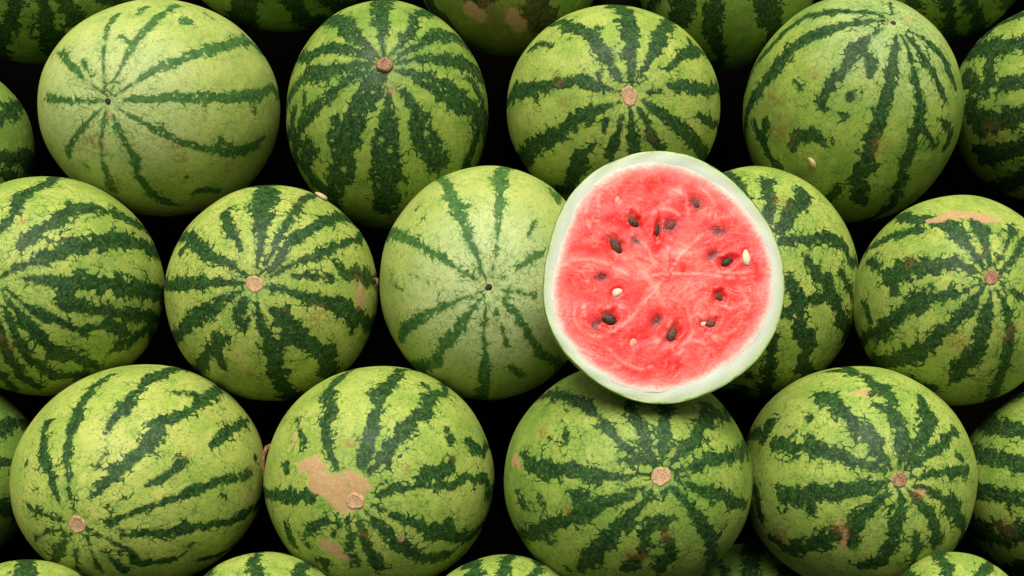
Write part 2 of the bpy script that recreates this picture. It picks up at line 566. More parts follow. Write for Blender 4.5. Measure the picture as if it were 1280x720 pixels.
melon('K', 'K', (22, 455, 330, 732), (96, 657), 1.12, 100, 'tan',
 'large yellow-green watermelon with wavy stripes from a scar at its lower left, bottom row left', '''
D 235,520,3 220,440,7 210,340,12 225,260,16 260,170,18 300,110,18 360,70,12
D 190,500,4 170,420,12 140,350,18 130,290,14 150,230,18
D 310,450,14 355,400,22 410,355,20 460,310,20 500,270,26 500,230,22 560,215,14 620,180,18 680,140,24 700,120,16
D 475,300,16 485,325,12
D 345,260,6 360,220,14 400,170,26 430,130,12 480,90,20 530,65,16
D 570,130,10 620,130,14
D 310,365,11 335,330,6
D 350,495,3 410,465,3
D 470,430,6 530,400,14 580,355,14
D 350,550,14 420,520,8 490,495,10 570,465,14 640,440,20 720,410,14 800,390,18
D 712,415,7 715,465,4
D 400,590,6 470,580,12 530,585,20 590,565,16 680,555,14 760,535,18 800,510,18
D 280,580,3 340,600,8 420,640,8 440,680,16 520,670,12 580,655,12 615,615,6
D 640,665,12 720,640,14 770,620,10
D 275,600,3 300,660,7 330,710,10
D 330,640,3 400,700,12
D 225,590,4 195,630,16 175,690,16
D 150,650,5
D 240,640,7 250,700,10
D 205,572,3 150,580,8 110,600,6
D 205,548,3 140,525,9 95,505,12 75,480,8
D 690,290,14 740,250,18 800,220,10
D 115,440,8
D 80,360,8
D 820,340,10
B 600,330,24
B 800,370,26
''', net=.6, island=.35)

melon('L', 'L', (332, 457, 620, 738), (443, 627), 1.04, 100, 'brown',
 'watermelon with a large bare tan patch beside its scar, bottom row', '''
T 200,370,22 240,360,28 250,420,36 310,440,44 340,485,38 390,430,30 350,400,20
T 270,620,20 310,640,24 350,660,10
T 175,275,12 168,295,9
T 520,605,8
T 440,600,5
D 310,370,8 280,300,14 270,230,18 300,195,20 285,130,18 310,95,12
D 390,370,14 405,320,20 425,240,16 445,180,12 450,130,24 495,90,18 510,60,12
D 420,385,10 470,330,24 510,265,22 560,215,22 600,195,22 620,140,22 660,130,14
D 620,130,10 590,100,8
D 440,465,8 490,440,14 560,435,10 610,400,24 660,375,22 690,345,10
D 600,430,8 680,430,14 740,405,14 800,410,18 800,460,14
D 430,490,3 490,525,12 560,555,18 620,580,22 680,590,20 740,600,16 780,560,12
D 670,580,12 670,545,14
D 400,510,3 450,560,14 500,610,18 560,650,20 620,665,20 680,650,14
D 375,520,3 395,580,10 415,640,16 450,690,20
D 350,530,3 355,580,8 355,640,16 380,680,14
D 315,550,10 300,590,6
D 270,540,14 230,570,14 200,590,8
D 270,680,18
D 220,620,10
D 220,460,20 160,470,24 100,460,16
D 150,560,14 180,620,12
D 150,370,13
D 205,290,12 190,250,8 185,210,6
D 670,250,12 685,285,14
D 740,290,18 790,320,14
B 405,590,30
B 350,290,30
B 690,340,20
B 150,220,30
B 530,380,20
''', net=.7, island=.3)

melon('M', 'M', (628, 452, 940, 746), (827, 595), 1.06, 105, 'tan',
 'biggest watermelon, dull green with a round scar, directly under the cut half', '''
D 540,395,3 460,400,7 380,400,18 300,385,26 220,380,20 160,360,22 140,330,10
D 530,350,14 485,320,16 450,290,10 410,245,18 380,210,8 340,175,18 280,150,20 220,135,16 185,150,6
D 520,350,8 485,350,14
D 560,355,8 530,290,16 500,210,16 480,170,14
D 588,355,5 592,300,14 596,230,16 596,180,16
D 620,350,8 680,290,20 710,240,22 750,190,30 790,215,14
D 620,385,3 680,375,10 730,350,20 790,340,16 840,330,18
D 640,410,4 700,440,12 750,455,18 800,480,18 850,490,12
D 610,430,4 660,480,14 700,535,18 735,590,22 750,640,22
D 745,620,12 770,585,10
D 600,440,3 590,470,3
D 480,690,20 520,650,16 530,590,16 550,545,18 590,545,14 620,535,8
D 590,570,5 610,610,10 605,660,24 580,700,22
D 560,430,3 520,490,10 460,550,18 410,610,22 370,660,24 320,700,16
D 540,430,3 470,465,16 400,490,20 340,510,26 270,545,18 210,560,20 150,590,22
D 195,570,12 218,605,8
D 318,470,22
D 275,265,18
D 220,275,6
D 140,485,20
D 195,470,8
D 285,700,8
T 112,345,22 125,370,10
T 100,400,7
B 200,265,34
B 285,510,24
B 595,590,30
B 820,560,30
B 500,660,40
''', net=.95, island=.3)

melon('N', 'N', (925, 457, 1216, 738), (1125, 599), 1.06, 100, 'brown',
 'watermelon with dense curling stripes around a dark-pitted scar, bottom row right', '''
D 525,375,4 535,320,16 530,260,22 505,200,16 470,170,18 455,130,20 420,80,14
D 480,110,16 500,160,14
L 461,152,20
D 545,375,4 580,310,14 610,240,26 600,170,20 590,150,12
D 560,375,4 620,330,10 670,285,18 700,250,14
D 570,405,4 640,390,10 700,385,12 745,375,12
D 500,375,6 460,320,16 430,270,26 380,230,18 340,190,22 300,150,24 270,140,14
D 480,385,4 430,365,10 370,345,16 300,320,20 230,310,24 160,305,24 120,300,14
L 210,338,17
D 480,420,6 430,430,22 360,450,18 280,455,20 210,465,28 160,470,26
D 230,470,16 240,505,14
D 490,440,4 450,490,12 400,535,18 360,590,30 290,600,24 240,620,22 180,640,24 110,600,14
D 525,440,3 535,480,12 515,550,16 495,620,18 470,670,18 400,690,14
D 550,440,4 600,490,12 635,560,16 640,620,14
D 575,580,8 580,630,12 565,680,10
D 570,430,4 620,440,8 660,470,14 700,490,24 710,530,18
D 710,330,8 730,345,8
D 110,230,18 90,270,16
D 180,270,10
D 320,60,16 380,70,14
D 235,215,11
D 70,520,14 60,440,12
T 380,128,10 410,130,12
T 597,455,8 594,470,8
T 345,575,10 352,600,9 340,630,10
T 325,550,6
T 445,572,6
B 590,460,30
B 140,590,40
B 330,560,40
''', net=.85, island=.4)

melon('O', 'P', (1200, 480, 1470, 738), (1400, 590), 1.1, 90, None,
 'dark-banded watermelon cut off by the right edge of the photo, bottom row', '''
D 1205,565,12 1245,573,9 1290,585,8 1340,590,5 1390,592,3
D 1215,608,12 1250,618,9 1290,627,8 1390,598,3
D 1210,655,15 1250,668,17 1290,664,12 1390,604,3
D 1215,512,16 1245,535,13 1290,540,10 1390,585,3
D 1230,495,14 1265,497,10 1310,490,9 1395,580,3
D 1225,700,12 1255,715,10 1300,700,8
D 1208,600,9 1212,640,10
L 1245,660,5
B 1258,660,16
''', net=.9, island=.7)

# the dimmer rows at the rim of the picture
melon('P', 'P', (-90, -160, 170, 80), (40, -60), 1.1, -200, None, 'shaded watermelon in the top left corner above the leftmost melons', auto=13, net=.9)
melon('P2', 'P', (-190, 75, 42, 300), (-60, 190), 1.1, -110, None, 'dim watermelon peeping in at the left edge, between the corner melon and the middle row', auto=12, net=.9)
melon('Q', 'P', (215, -205, 478, 40), (340, -60), 1.06, -200, None, 'shaded watermelon above the gap between the first two top-row melons', auto=14, net=.9)
melon('R', 'P', (515, -190, 757, 71), (640, -160), 1.05, -200, None,
 'shaded watermelon with a scratched tan belly, above the gap by the second top-row melon', '''
D 540,10,16 560,30,10
D 670,15,20 690,40,18 700,60,12
D 720,20,8 730,40,8
D 590,5,10 610,-10,12
B 630,30,70
B 600,20,60
T 590,12,12 600,20,10
T 640,20,10 650,35,9
''', net=.8)
melon('Pale', 'P', (690, -240, 852, 10), (770, -200), 1.05, -330, None, 'sliver of a pale watermelon at the top edge above the boldly striped one', '''
D 740,-60,6 735,-20,6
''', net=.3)
melon('S', 'P', (793, -180, 1025, 87), (905, -110), 1.05, -200, None, 'shaded watermelon with upright dark bands, above the gap left of the tall melon', auto=15, net=.9)
melon('T', 'P', (1060, -195, 1290, 55), (1180, -90), 1.05, -200, None, 'shaded watermelon at the top edge, right of the tall melon', auto=12, net=.9)
melon('U', 'P', (-215, 470, 46, 712), (-120, 590), 1.1, 60, None, 'dim watermelon squeezed in at the left edge beside the bottom row', auto=13, net=.9)
melon('V', 'P', (-90, 699, 152, 945), (40, 830), 1.06, 170, None, 'tip of a watermelon at the bottom edge in the left corner', auto=13, net=.8)
melon('Wm', 'P', (212, 688, 446, 950), (330, 820), 1.06, 195, None, 'tip of a watermelon between the first two bottom-row melons, bottom edge', auto=11, net=.8)
melon('Xm', 'P', (508, 694, 748, 950), (628, 810), 1.06, 195, None, 'tip of a watermelon at the bottom edge under the gap beside the biggest melon', auto=12, net=.8)
melon('Y', 'P', (822, 678, 1058, 930), (940, 800), 1.06, 40, None, 'dark mottled tip of a watermelon at the bottom edge, right of the biggest melon', auto=17, net=1.0)
melon('Z', 'P', (1090, 692, 1300, 950), (1195, 815), 1.06, 190, None, 'tip of a watermelon at the bottom edge near the right corner', auto=12, net=.8)

# ------------------------------------------------------------------ melon geometry
def solve(m):
    x0, y0, x1, y1 = m['box']
    d = m['depth']
    k = (LPX - d) / LPX
    c = bpt((x0 + x1) / 2, (y0 + y1) / 2, d)
    hw, hh = (x1 - x0) / 2 * k * .992, (y1 - y0) / 2 * k * .992
    pole = bpt(m['pole'][0], m['pole'][1], d) - c
    b = math.sqrt(hw * hh) / (1 + (m['ratio'] - 1) * .35)
    cc = b * m['ratio']
    off = pole[:2].copy()
    sc = np.array([1.0, 1.0])
    for _ in range(12):
        a = off / sc / cc
        nrm = np.linalg.norm(a)
        if nrm > .93:
            a *= .93 / nrm
        a3 = np.array([a[0], a[1], math.sqrt(1 - a @ a)])
        # the pole sits nearer the camera than the melon's middle: undo the perspective shift
        zf = (LPX - d - a3[2] * cc) / (LPX - d)
        off = (pole[:2] + c[:2]) * zf - c[:2]
        x = np.array([1.0, 0, 0]) - a3 * a3[0]
        if np.linalg.norm(x) < .1:
            x = np.array([0, 1.0, 0]) - a3 * a3[1]
        x /= np.linalg.norm(x)
        y = np.cross(a3, x)
        R = np.stack([x, y, a3], axis=1)
        M = R @ np.diag([b, b, cc])
        sc = np.array([hw / np.linalg.norm(M[0]), hh / np.linalg.norm(M[1])])
    M = np.diag([sc[0], sc[1], math.sqrt(sc[0] * sc[1])]) @ M
    return c, M

def ray_hit(u, v, c, Mi):
    """photograph pixel -> unit-sphere point of that melon (clamped to its outline)"""
    eye = np.array([0, 0, LPX])
    tgt = bpt(u, v, 0)
    for _ in range(40):
        o = Mi @ (eye - c); dr = Mi @ (tgt - eye)
        A = dr @ dr; B = o @ dr; C = o @ o - 1
        D = B * B - A * C
        if D > 0.0:
            t = (-B - math.sqrt(D)) / A
            return o + t * dr
        kk = (LPX - c[2]) / LPX
        cen = np.array([c[0] / kk, c[1] / kk, 0])
        tgt = cen + (tgt - cen) * .985
    n = Mi @ (eye - c)
    return n / np.linalg.norm(n)

def grid_sphere(rings, segs):
    th = np.linspace(0, math.pi, rings + 1)
    # denser near the pole that faces the viewer
    ph = np.arange(segs) / segs * 2 * math.pi
    T, P = np.meshgrid(th[1:-1], ph, indexing='ij')
    n = np.stack([np.sin(T) * np.cos(P), np.sin(T) * np.sin(P), np.cos(T)], -1).reshape(-1, 3)
    n = np.vstack([[0, 0, 1], n, [0, 0, -1]])
    F = []
    for j in range(segs):
        F.append((0, 1 + j, 1 + (j + 1) % segs))
    for i in range(rings - 2):
        a = 1 + i * segs
        for j in range(segs):
            j2 = (j + 1) % segs
            F.append((a + j, a + segs + j, a + segs + j2, a + j2))
    last = len(n) - 1
    a = 1 + (rings - 2) * segs
    for j in range(segs):
        F.append((last, a + (j + 1) % segs, a + j))
    return n, F

def wobble(n, rng, amp, freq=2.2, terms=9):
    o = np.zeros(len(n))
    for _ in range(terms):
        k = rng.normal(size=3) * freq
        o += np.sin(n @ k + rng.uniform(0, 6.28))
    return o / terms * amp

def resample(pts, step=.03):
    """polyline of (n, w) on the sphere -> dense samples"""
    out_p, out_w = [], []
    for (a, wa), (b, wb) in zip(pts[:-1], pts[1:]):
        k = max(1, int(np.linalg.norm(b - a) / step))
        for i in range(k):
            t = i / k
            p = a * (1 - t) + b * t
            out_p.append(p / np.linalg.norm(p)); out_w.append(wa * (1 - t) + wb * t)
    out_p.append(pts[-1][0]); out_w.append(pts[-1][1])
    return np.array(out_p), np.array(out_w)

def dist_field(n, P, Wd):
    """signed distance to a stroke and the stroke's half width at the nearest place"""
    best = np.full(len(n), 9.0); wid = np.full(len(n), .05)
    for p, w in zip(P, Wd):
        d = np.sqrt(np.maximum(0, 2 - 2 * (n @ p))) - w
        sel = d < best
        best[sel] = d[sel]; wid[sel] = w
    return best, wid

def sphere_pt(th, ph):
    return np.array([math.sin(th) * math.cos(ph), math.sin(th) * math.sin(ph), math.cos(th)])

def pattern(m, n, c, M, rng):
    Mi = np.linalg.inv(M)
    x0, y0, sc = CR[m['crop']]
    rad = abs(np.linalg.det(M)) ** (1 / 3)
    kk = (LPX - c[2]) / LPX
    d = np.full(len(n), 1.0)
    jg = np.full(len(n), .06)
    tan = np.full(len(n), 1.0)
    brown = np.zeros(len(n))
    eye_s = Mi @ (np.array([0, 0, LPX]) - c)
    eye_s /= np.linalg.norm(eye_s)
    azim = []
    lf = 1.2
    for line in m['strokes'].strip().splitlines():
        tk = line.split()
        if not tk:
            continue
        if tk[0] == 'X':
            # mostly dark front: the pale patches are traced instead
            front = n @ eye_s
            np.minimum(d, np.where(front > -.05, -.12, 1.0), out=d)
            lf = float(tk[1]) if len(tk) > 1 else 1.4
            continue
        pts = []
        for t in tk[1:]:
            u, v, w = (float(q) for q in t.split(','))
            pn = ray_hit(x0 + u * sc, y0 + v * sc, c, Mi)
            pts.append((pn, w * sc * kk / rad * (lf if tk[0] == 'L' else (.92 if len(tk) > 3 else 1.0) * m.get('wd', 1.0) if tk[0] == 'D' else 1) + (.012 if tk[0] == 'L' and len(tk) > 2 else 0)))
        if tk[0] == 'B':
            for p, w in pts:
                dd = np.sqrt(np.maximum(0, 2 - 2 * (n @ p)))
                brown = np.maximum(brown, np.clip(1.25 - dd / w, 0, 1))
            continue
        if tk[0] == 'D' and len(pts) > 1:
            p, w = pts[-1]
            if (p @ eye_s < .42 and w > .03) or (p @ eye_s < .62 and w > .042):
                th, ph = math.acos(max(-1, min(1, p[2]))), math.atan2(p[1], p[0])
                azim.append(ph)
                dr = rng.uniform(-.25, .25)
                while th < 2.75:
                    th += .2; ph += dr * .12 + rng.normal() * .04
                    pts.append((sphere_pt(th, ph), max(.02, w * rng.uniform(.7, 1.3) * (1 if th < 2.3 else .5))))
        P, Wd = resample(pts)
        f, fw = dist_field(n, P, Wd)
        if tk[0] == 'D':
            sel = f < d
            d[sel] = f[sel]; jg[sel] = fw[sel]
        elif tk[0] == 'L':
            sel = -f > d
            d[sel] = -f[sel]; jg[sel] = fw[sel]
        elif tk[0] == 'T':
            np.minimum(tan, f, out=tan)
    if m['auto']:
        azim = []
    count = m['auto'] or 12
    for i in range(count):
        ph = (i + rng.uniform(-.25, .25)) / count * 6.2832
        if azim and min(abs((ph - q + math.pi) % (2 * math.pi) - math.pi) for q in azim) < .38:
            continue
        th0 = .10 if m['auto'] else 1.5
        pts = []
        th = th0
        w0 = rng.uniform(.045, .10)
        while th < 2.9:
            w = w0 * rng.uniform(.6, 1.35) * min(1, .15 + th * .9) * (1 if th < 2.3 else .5)
            pts.append((sphere_pt(th, ph), w))
            th += .2; ph += rng.normal() * .035
        if not m['auto']:
            pts = [q for q in pts if q[0] @ eye_s < -.02]
        if len(pts) > 2:
            P, Wd = resample(pts)
            f, fw = dist_field(n, P, Wd)
            sel = f < d
            d[sel] = f[sel]; jg[sel] = fw[sel]
    return d, tan, brown, np.clip(jg / .06, .22, 1.25)

def lathe_disc(R, prof, segs, rng, irregular=.06, sx=1.0, sy=1.0):
    """a small knobbly disc from (radius, height) rings, local z out"""
    V, F = [], []
    ph = np.arange(segs) / segs * 2 * math.pi
    wv = 1 + irregular * (np.sin(2 * ph + rng.uniform(0, 6)) + .6 * np.sin(3 * ph + rng.uniform(0, 6)) + .5 * np.sin(5 * ph + rng.uniform(0, 6)))
    for r, h in prof:
        for j in range(segs):
            V.append((R * r * wv[j] * math.cos(ph[j]) * sx, R * r * wv[j] * math.sin(ph[j]) * sy, R * (h + rng.normal() * .012)))
    k = len(prof)
    for i in range(k - 1):
        for j in range(segs):
            j2 = (j + 1) % segs
            F.append((i * segs + j, i * segs + j2, (i + 1) * segs + j2, (i + 1) * segs + j))
    V.append((0, 0, R * prof[-1][1])); top = len(V) - 1
    for j in range(segs):
        F.append(((k - 1) * segs + j, (k - 1) * segs + (j + 1) % segs, top))
    return np.array(V), F

for k_, f_ in (('B', 1.35), ('N', 1.15), ('F', 1.12), ('J', 1.12), ('I', 1.15), ('D', 1.1), ('G', 1.06), ('M', 1.05), ('C', 1.06), ('A', .86), ('H', .86), ('K', .95)):
    MEL[k_]['wd'] = f_
# settle the depths so that neighbours touch instead of cutting into each other
keys = list(MEL)
sol = {k: solve(MEL[k]) for k in keys}
for it in range(60):
    moved = 0
    for i, a in enumerate(keys):
        for b_ in keys[i + 1:]:
            ca, Ma = sol[a]; cb, Mb = sol[b_]
            dv = cb - ca
            L = np.linalg.norm(dv)
            if L > 420:
                continue
            u = dv / L
            gap = L - 1 / np.linalg.norm(np.linalg.solve(Ma, u)) - 1 / np.linalg.norm(np.linalg.solve(Mb, u))
            if gap < -2:
                s_ = 1 if dv[2] >= 0 else -1
                stp = min(4.0, -gap * .5)
                MEL[a]['depth'] -= s_ * stp * .5; MEL[b_]['depth'] += s_ * stp * .5
                moved += 1
                sol[a] = solve(MEL[a]); sol[b_] = solve(MEL[b_])
    if not moved:
        break

# ------------------------------------------------------------------ near-black sheet added behind the heap, so its gaps stay black
tilt = math.atan2(105, 232)
nrm = UP * math.sin(tilt) + TOW * math.cos(tilt)
along = UP * math.cos(tilt) - TOW * math.sin(tilt)
gv, gf = [], []
rg = np.random.default_rng(5)
base = ORG - nrm * (330 * S)
NX, NY = 36, 30
for j in range(NY + 1):
    for i in range(NX + 1):
        p = base + RIGHT * ((i / NX - .5) * 3.0) + along * ((j / NY - .5) * 2.4) + nrm * (.012 * rg.normal())
        gv.append(p)
for j in range(NY):
    for i in range(NX):
        a = j * (NX + 1) + i
        gf.append((a, a + 1, a + NX + 2, a + NX + 1))
ground = link(bpy.data.objects.new('ground', mesh_np('ground', np.array(gv), gf, mat=gap_shade_material())))
ground['kind'] = 'structure'
ground['label'] = 'near-black sheet added behind the heap of watermelons, standing in for the shade in its gaps'

# ------------------------------------------------------------------ the whole watermelons
GROUP = 'whole watermelons stacked in the heap'
SPH_HI = grid_sphere(120, 190)
SPH_MID = grid_sphere(76, 120)
objs = {}
for idx, key in enumerate(keys):
    m = MEL[key]
    rng = np.random.default_rng(100 + idx)
    c, M = sol[key]
    n, F = SPH_HI if not m['auto'] else SPH_MID
    d, tan, brown, jg = pattern(m, n, c, M, rng)
    rf = 1 + wobble(n, rng, .030, 1.6) + wobble(n, rng, .010, 4.5)
    ph = np.arctan2(n[:, 1], n[:, 0])
    rf += .0022 * np.sin(ph * 10 + rng.uniform(0, 6)) * (1 - n[:, 2] ** 2)          # faint ribs
    th = np.arccos(np.clip(n[:, 2], -1, 1))
    rf -= .020 * np.exp(-(th / .13) ** 2)                                           # hollow at the stem end
    rf -= .020 * np.exp(-((math.pi - th) / .2) ** 2)
    V = (BAS @ (M @ (n * rf[:, None]).T)).T * S
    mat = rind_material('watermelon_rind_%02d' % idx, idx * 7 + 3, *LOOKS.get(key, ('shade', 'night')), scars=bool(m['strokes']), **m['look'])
    o = bpy.data.objects.new('watermelon', mesh_np('watermelon', V, F, {'sph': n, 'stripe': d, 'tan': tan, 'brown': brown, 'jag': jg}, mat))
    o.location = Vector(to_world(c))
    link(o)
    tag(o, m['label'], 'watermelon', GROUP)
    objs[key] = o
    if m['scar']:
        pw = BAS @ (M @ np.array([0, 0, 1.0])) * rf[0] * S
        nw = BAS @ (np.linalg.inv(M).T @ np.array([0, 0, 1.0]))
        nw /= np.linalg.norm(nw)
        if m['scar'] == 'tan':
            R = 10.0 * S; prof = [(1.18, -.22), (1.08, .06), (.92, .17), (.75, .10), (.45, .07), (.2, .10)]; mt = MAT_SCAR_TAN
            shp = (.92, 1.1) if key == 'C' else (1, 1)
            if key == 'C': R = 10.5 * S
            nm = 'stem_scar'
        elif m['scar'] == 'brown':
            R = 10.0 * S; prof = [(1.15, -.22), (1.05, .08), (.90, .17), (.70, .12), (.5, .08), (.3, .10), (.12, .06)]; mt = MAT_SCAR_BROWN
            shp = (1, 1); nm = 'stem_scar'
            if key == 'L': mt = MAT_SCAR_TAN
            if key == 'B': prof = [(1.1, -.2), (1.05, .25), (.92, .5), (.72, .55), (.5, .45), (.3, .42), (.12, .45)]
        else:
            R = 3.4 * S; prof = [(1.3, -.3), (1.15, .1), (.8, .32), (.5, .38), (.2, .40)]; mt = MAT_BLOSSOM
            shp = (1, 1); nm = 'blossom_scar'
        R *= rng.uniform(.80, .98)
        DV, DF = lathe_disc(R, prof, 26, rng, rng.uniform(.05, .11), *shp)
        q = Vector(nw).to_track_quat('Z', 'Y')
        s = bpy.data.objects.new(nm, mesh_np(nm, DV, DF, mat=mt))
        link(s, o)
        s.location = Vector(pw + nw * (.25 * S))
        s.rotation_mode = 'QUATERNION'; s.rotation_quaternion = q

# dry curled stems left on three melons
def tube(path, rads, segs=8):
    path = [np.asarray(p, float) for p in path]
    V, F = [], []
    for i, p in enumerate(path):
        t = path[min(i + 1, len(path) - 1)] - path[max(i - 1, 0)]
        t /= np.linalg.norm(t)
        a = np.cross(t, [0.3, .2, .9]); a /= np.linalg.norm(a); b = np.cross(t, a)
        for j in range(segs):
            f = j / segs * 2 * math.pi
            V.append(p + (a * math.cos(f) + b * math.sin(f)) * rads[i] * (1 + .15 * math.sin(3 * f + i)))
    for i in range(len(path) - 1):
        for j in range(segs):
            j2 = (j + 1) % segs
            F.append((i * segs + j, i * segs + j2, (i + 1) * segs + j2, (i + 1) * segs + j))
    F.append(tuple(range(segs))[::-1]); F.append(tuple((len(path) - 1) * segs + j for j in range(segs)))
    return np.array(V), F

def add_stem(key, pix, rad_px):
    o = objs[key]
    P = [to_world(bpt(u, v, dd)) - np.array(o.location) for u, v, dd in pix]
    # smooth
    Q = []
    for i in range(len(P) - 1):
        for t in (0, .33, .66):
            Q.append(P[i] * (1 - t) + P[i + 1] * t)
    Q.append(P[-1])
    V, F = tube(Q, [rad_px * S * (1.25 - .5 * i / len(Q)) for i in range(len(Q))])
    s = bpy.data.objects.new('dry_stem', mesh_np('dry_stem', V, F, mat=MAT_DRY))
    link(s, o)
dK = MEL['K']['depth']; dL = MEL['L']['depth']
add_stem('L', [(342, 555, dL + 10), (333, 560, dL + 22), (329, 570, dL + 28), (328, 582, dL + 30), (330, 594, dL + 26), (336, 603, dL + 22)], 2.3)
dG = MEL['G']['depth']
add_stem('G', [(466, 350, dG + 18), (471, 349, dG + 22), (472, 355, dG + 22), (469, 359, dG + 18)], 1.9)

# ------------------------------------------------------------------ the cut half
def plane_pts(pts, centre, e1, e2, nn):
    """photograph pixels -> (a, b) coordinates in a tilted plane, px units"""
    eye = np.array([0, 0, LPX]); out = []
    for u, v in pts:
        dr = bpt(u, v, 0) - eye
        t = ((centre - eye) @ nn) / (dr @ nn)
        q = eye + t * dr - centre
        out.append((q @ e1, q @ e2))
    return np.array(out)

CUT_D = 262
CC = bpt(828, 350, CUT_D)
tu, tr = math.radians(9), math.radians(4)
NN = np.array([math.sin(tr), math.sin(tu), 1.0]); NN /= np.linalg.norm(NN)
E1 = np.array([1.0, 0, 0]) - NN * NN[0]; E1 /= np.linalg.norm(E1)
E2 = np.cross(NN, E1)
CB = BAS @ np.stack([E1, E2, NN], axis=1)           # cut frame -> world

def crop8(pts):
    return [(660 + x * .4722, 180 + y * .4722) for x, y in pts]
outer = [(980,342),(979,376),(972,407),(960,432),(945,450),(925,469),(900,485),(870,497),(840,504),(820,506),(800,501),(777,494),(753,482),(733,467),
         (716,452),(701,435),(690,414),(683,393),(680,369),(680,342),(683,320),(690,293),(700,266),(714,243),(731,223),(753,207),(777,196),(800,190.5),(825,188.5),
         (845,190),(870,197),(895,210),(920,230),(940,251),(957,275),(970,297),(977,322)]
inner = [(965,340),(962,372),(955,397),(940,422),(920,442),(895,461),(865,475),(840,483),(812,486),(785,481),(760,470),(735,451),(716,431),(703,410),(697,390),(695,365),
         (696,345),(699,330),(705,308),(714,280),(728,252),(748,230),(773,216),(800,209),(830,206),(850,210),(876,222),(902,241),(926,262),(945,285),(956,307)]
po = plane_pts(outer, CC, E1, E2, NN)
pi_ = plane_pts(inner, CC, E1, E2, NN)

def radial(pts, ang):
    """radius of a star-shaped outline at the given angles (smooth periodic)"""
    a = np.arctan2(pts[:, 1], pts[:, 0]); r = np.hypot(pts[:, 0], pts[:, 1])
    o = np.argsort(a); a = a[o]; r = r[o]
    r = np.interp(ang, np.concatenate([a - 2 * math.pi, a, a + 2 * math.pi]), np.concatenate([r, r, r]))
    f = np.fft.rfft(r)                 # a knife leaves a smooth oval: keep only the slow part of the outline
    f[7:] = 0
    return np.fft.irfft(f, len(r))

NA = 360
ANG = (np.arange(NA) / NA * 2 - 1) * math.pi
RO = radial(po, ANG)
rr = np.random.default_rng(77)
RI = radial(pi_, ANG) * (1 + .012 * sum(np.sin(k * ANG + rr.uniform(0, 6)) / k for k in (3, 5, 8, 13)))
CA, SA = np.cos(ANG), np.sin(ANG)
RM = RO.mean()

def ringfaces(k, closed_centre=False):
    F = []
    for i in range(k - 1):
        for j in range(NA):
            j2 = (j + 1) % NA
            F.append((i * NA + j, i * NA + j2, (i + 1) * NA + j2, (i + 1) * NA + j))
    return F

cut = bpy.data.objects.new('cut_watermelon', None)
cut.empty_display_size = .05
cut.location = Vector(to_world(CC))
link(cut)
tag(cut, 'halved watermelon showing red flesh and seeds, resting on the other melons', 'watermelon')

def cutobj(name, P, F, attrs, mat, parent=cut):
    V = (CB @ (P * S).T).T
    o = bpy.data.objects.new(name, mesh_np(name, V, F, attrs, mat))
    return link(o, parent)

# outer skin: the dome behind the cut
DEPTH = RM * .74
P = []; st = []; sp = []
tt = np.linspace(0, math.pi / 2, 40)
for i, t in enumerate(tt):
    s_ = math.cos(t) ** .92 if t < math.pi / 2 - 1e-6 else 0.002
    s_ *= 1 + .007 * math.sin(min(1, t / .5) * math.pi) * (1 if t < .5 else 0)
    z = -DEPTH * math.sin(t)
    for j in range(NA):
        P.append((RO[j] * s_ * CA[j], RO[j] * s_ * SA[j], z))
        sp.append((CA[j] * math.cos(t), SA[j] * math.cos(t), -math.sin(t)))
P = np.array(P); sp = np.array(sp)
az = np.arctan2(sp[:, 1], sp[:, 0])
dd = np.full(len(P), 1.0)
for i in range(11):
    a0 = i / 11 * 2 * math.pi + .2 * math.sin(i * 3.1)
    da = np.abs((az - a0 + math.pi) % (2 * math.pi) - math.pi) * np.hypot(sp[:, 0], sp[:, 1])
    dd = np.minimum(dd, da - .07)
dd = np.maximum(dd, .10 - (-sp[:, 2]) * .45)       # the stripes fade out towards the cut edge
F = [f[::-1] for f in ringfaces(len(tt))]
mat_skin = rind_material('cut_skin', 501, 'skin', 'soft', net=.45, island=.6, scars=False)
cutobj('skin', P, F, {'sph': sp, 'stripe': dd, 'tan': np.full(len(P), 1.0), 'brown': np.zeros(len(P)), 'jag': np.ones(len(P))}, mat_skin)

# white rind ring on the cut face
def white_rind_material():
    g = NT('white_rind')
    tc = g.t.nodes.new('ShaderNodeTexCoord').outputs['Object']
    e = g.attr('edge')
    n = g.noise(tc, 90, 5, .6)
    ee = g.math('MULTIPLY_ADD', g.math('SUBTRACT', n, .5), .45, e)
    col = g.mix(g.step(ee, .25, 1.0), rgb((196, 204, 186)), rgb((176, 194, 140)))
    col = g.mix(g.step(ee, .88, 1.02), col, rgb((110, 146, 60)))
    col = g.mix(g.step(g.math('ADD', ee, g.math('MULTIPLY', g.noise(tc, 400, 2), .2)), .22, -.05), col, hexlin('f3c9b8'))
    fine = g.noise(tc, 900, 3, .6)
    col = g.mix(g.step(fine, .5, .8, 0, .35), col, rgb((226, 230, 214)))
    g.put(g.b.inputs['Base Color'], col)
    g.b.inputs['Roughness'].default_value = .42
    g.bump(g.math('ADD', n, g.math('MULTIPLY', fine, .6)), .4, .0008)
    return g.mat
P = []; eg = []
prof = [(-.05, -.45), (.0, -.35), (.3, -.05), (.6, .0), (.85, -.1), (.95, -.25), (1.0, -.8)]
for f, z in prof:
    for j in range(NA):
        r = RI[j] + (RO[j] - RI[j]) * f
        zz = z + .5 * math.sin(ANG[j] * 5 + 1) + .35 * math.sin(ANG[j] * 17 + f * 4)
        P.append((r * CA[j], r * SA[j], zz if 0 < f < 1 else z)); eg.append(max(0, f))
cutobj('white_rind', np.array(P), [f[::-1] for f in [tuple(reversed(q)) for q in ringfaces(len(prof))]][::1] and [tuple(reversed(q)) for q in ringfaces(len(prof))],
       {'edge': np.array(eg)}, white_rind_material())

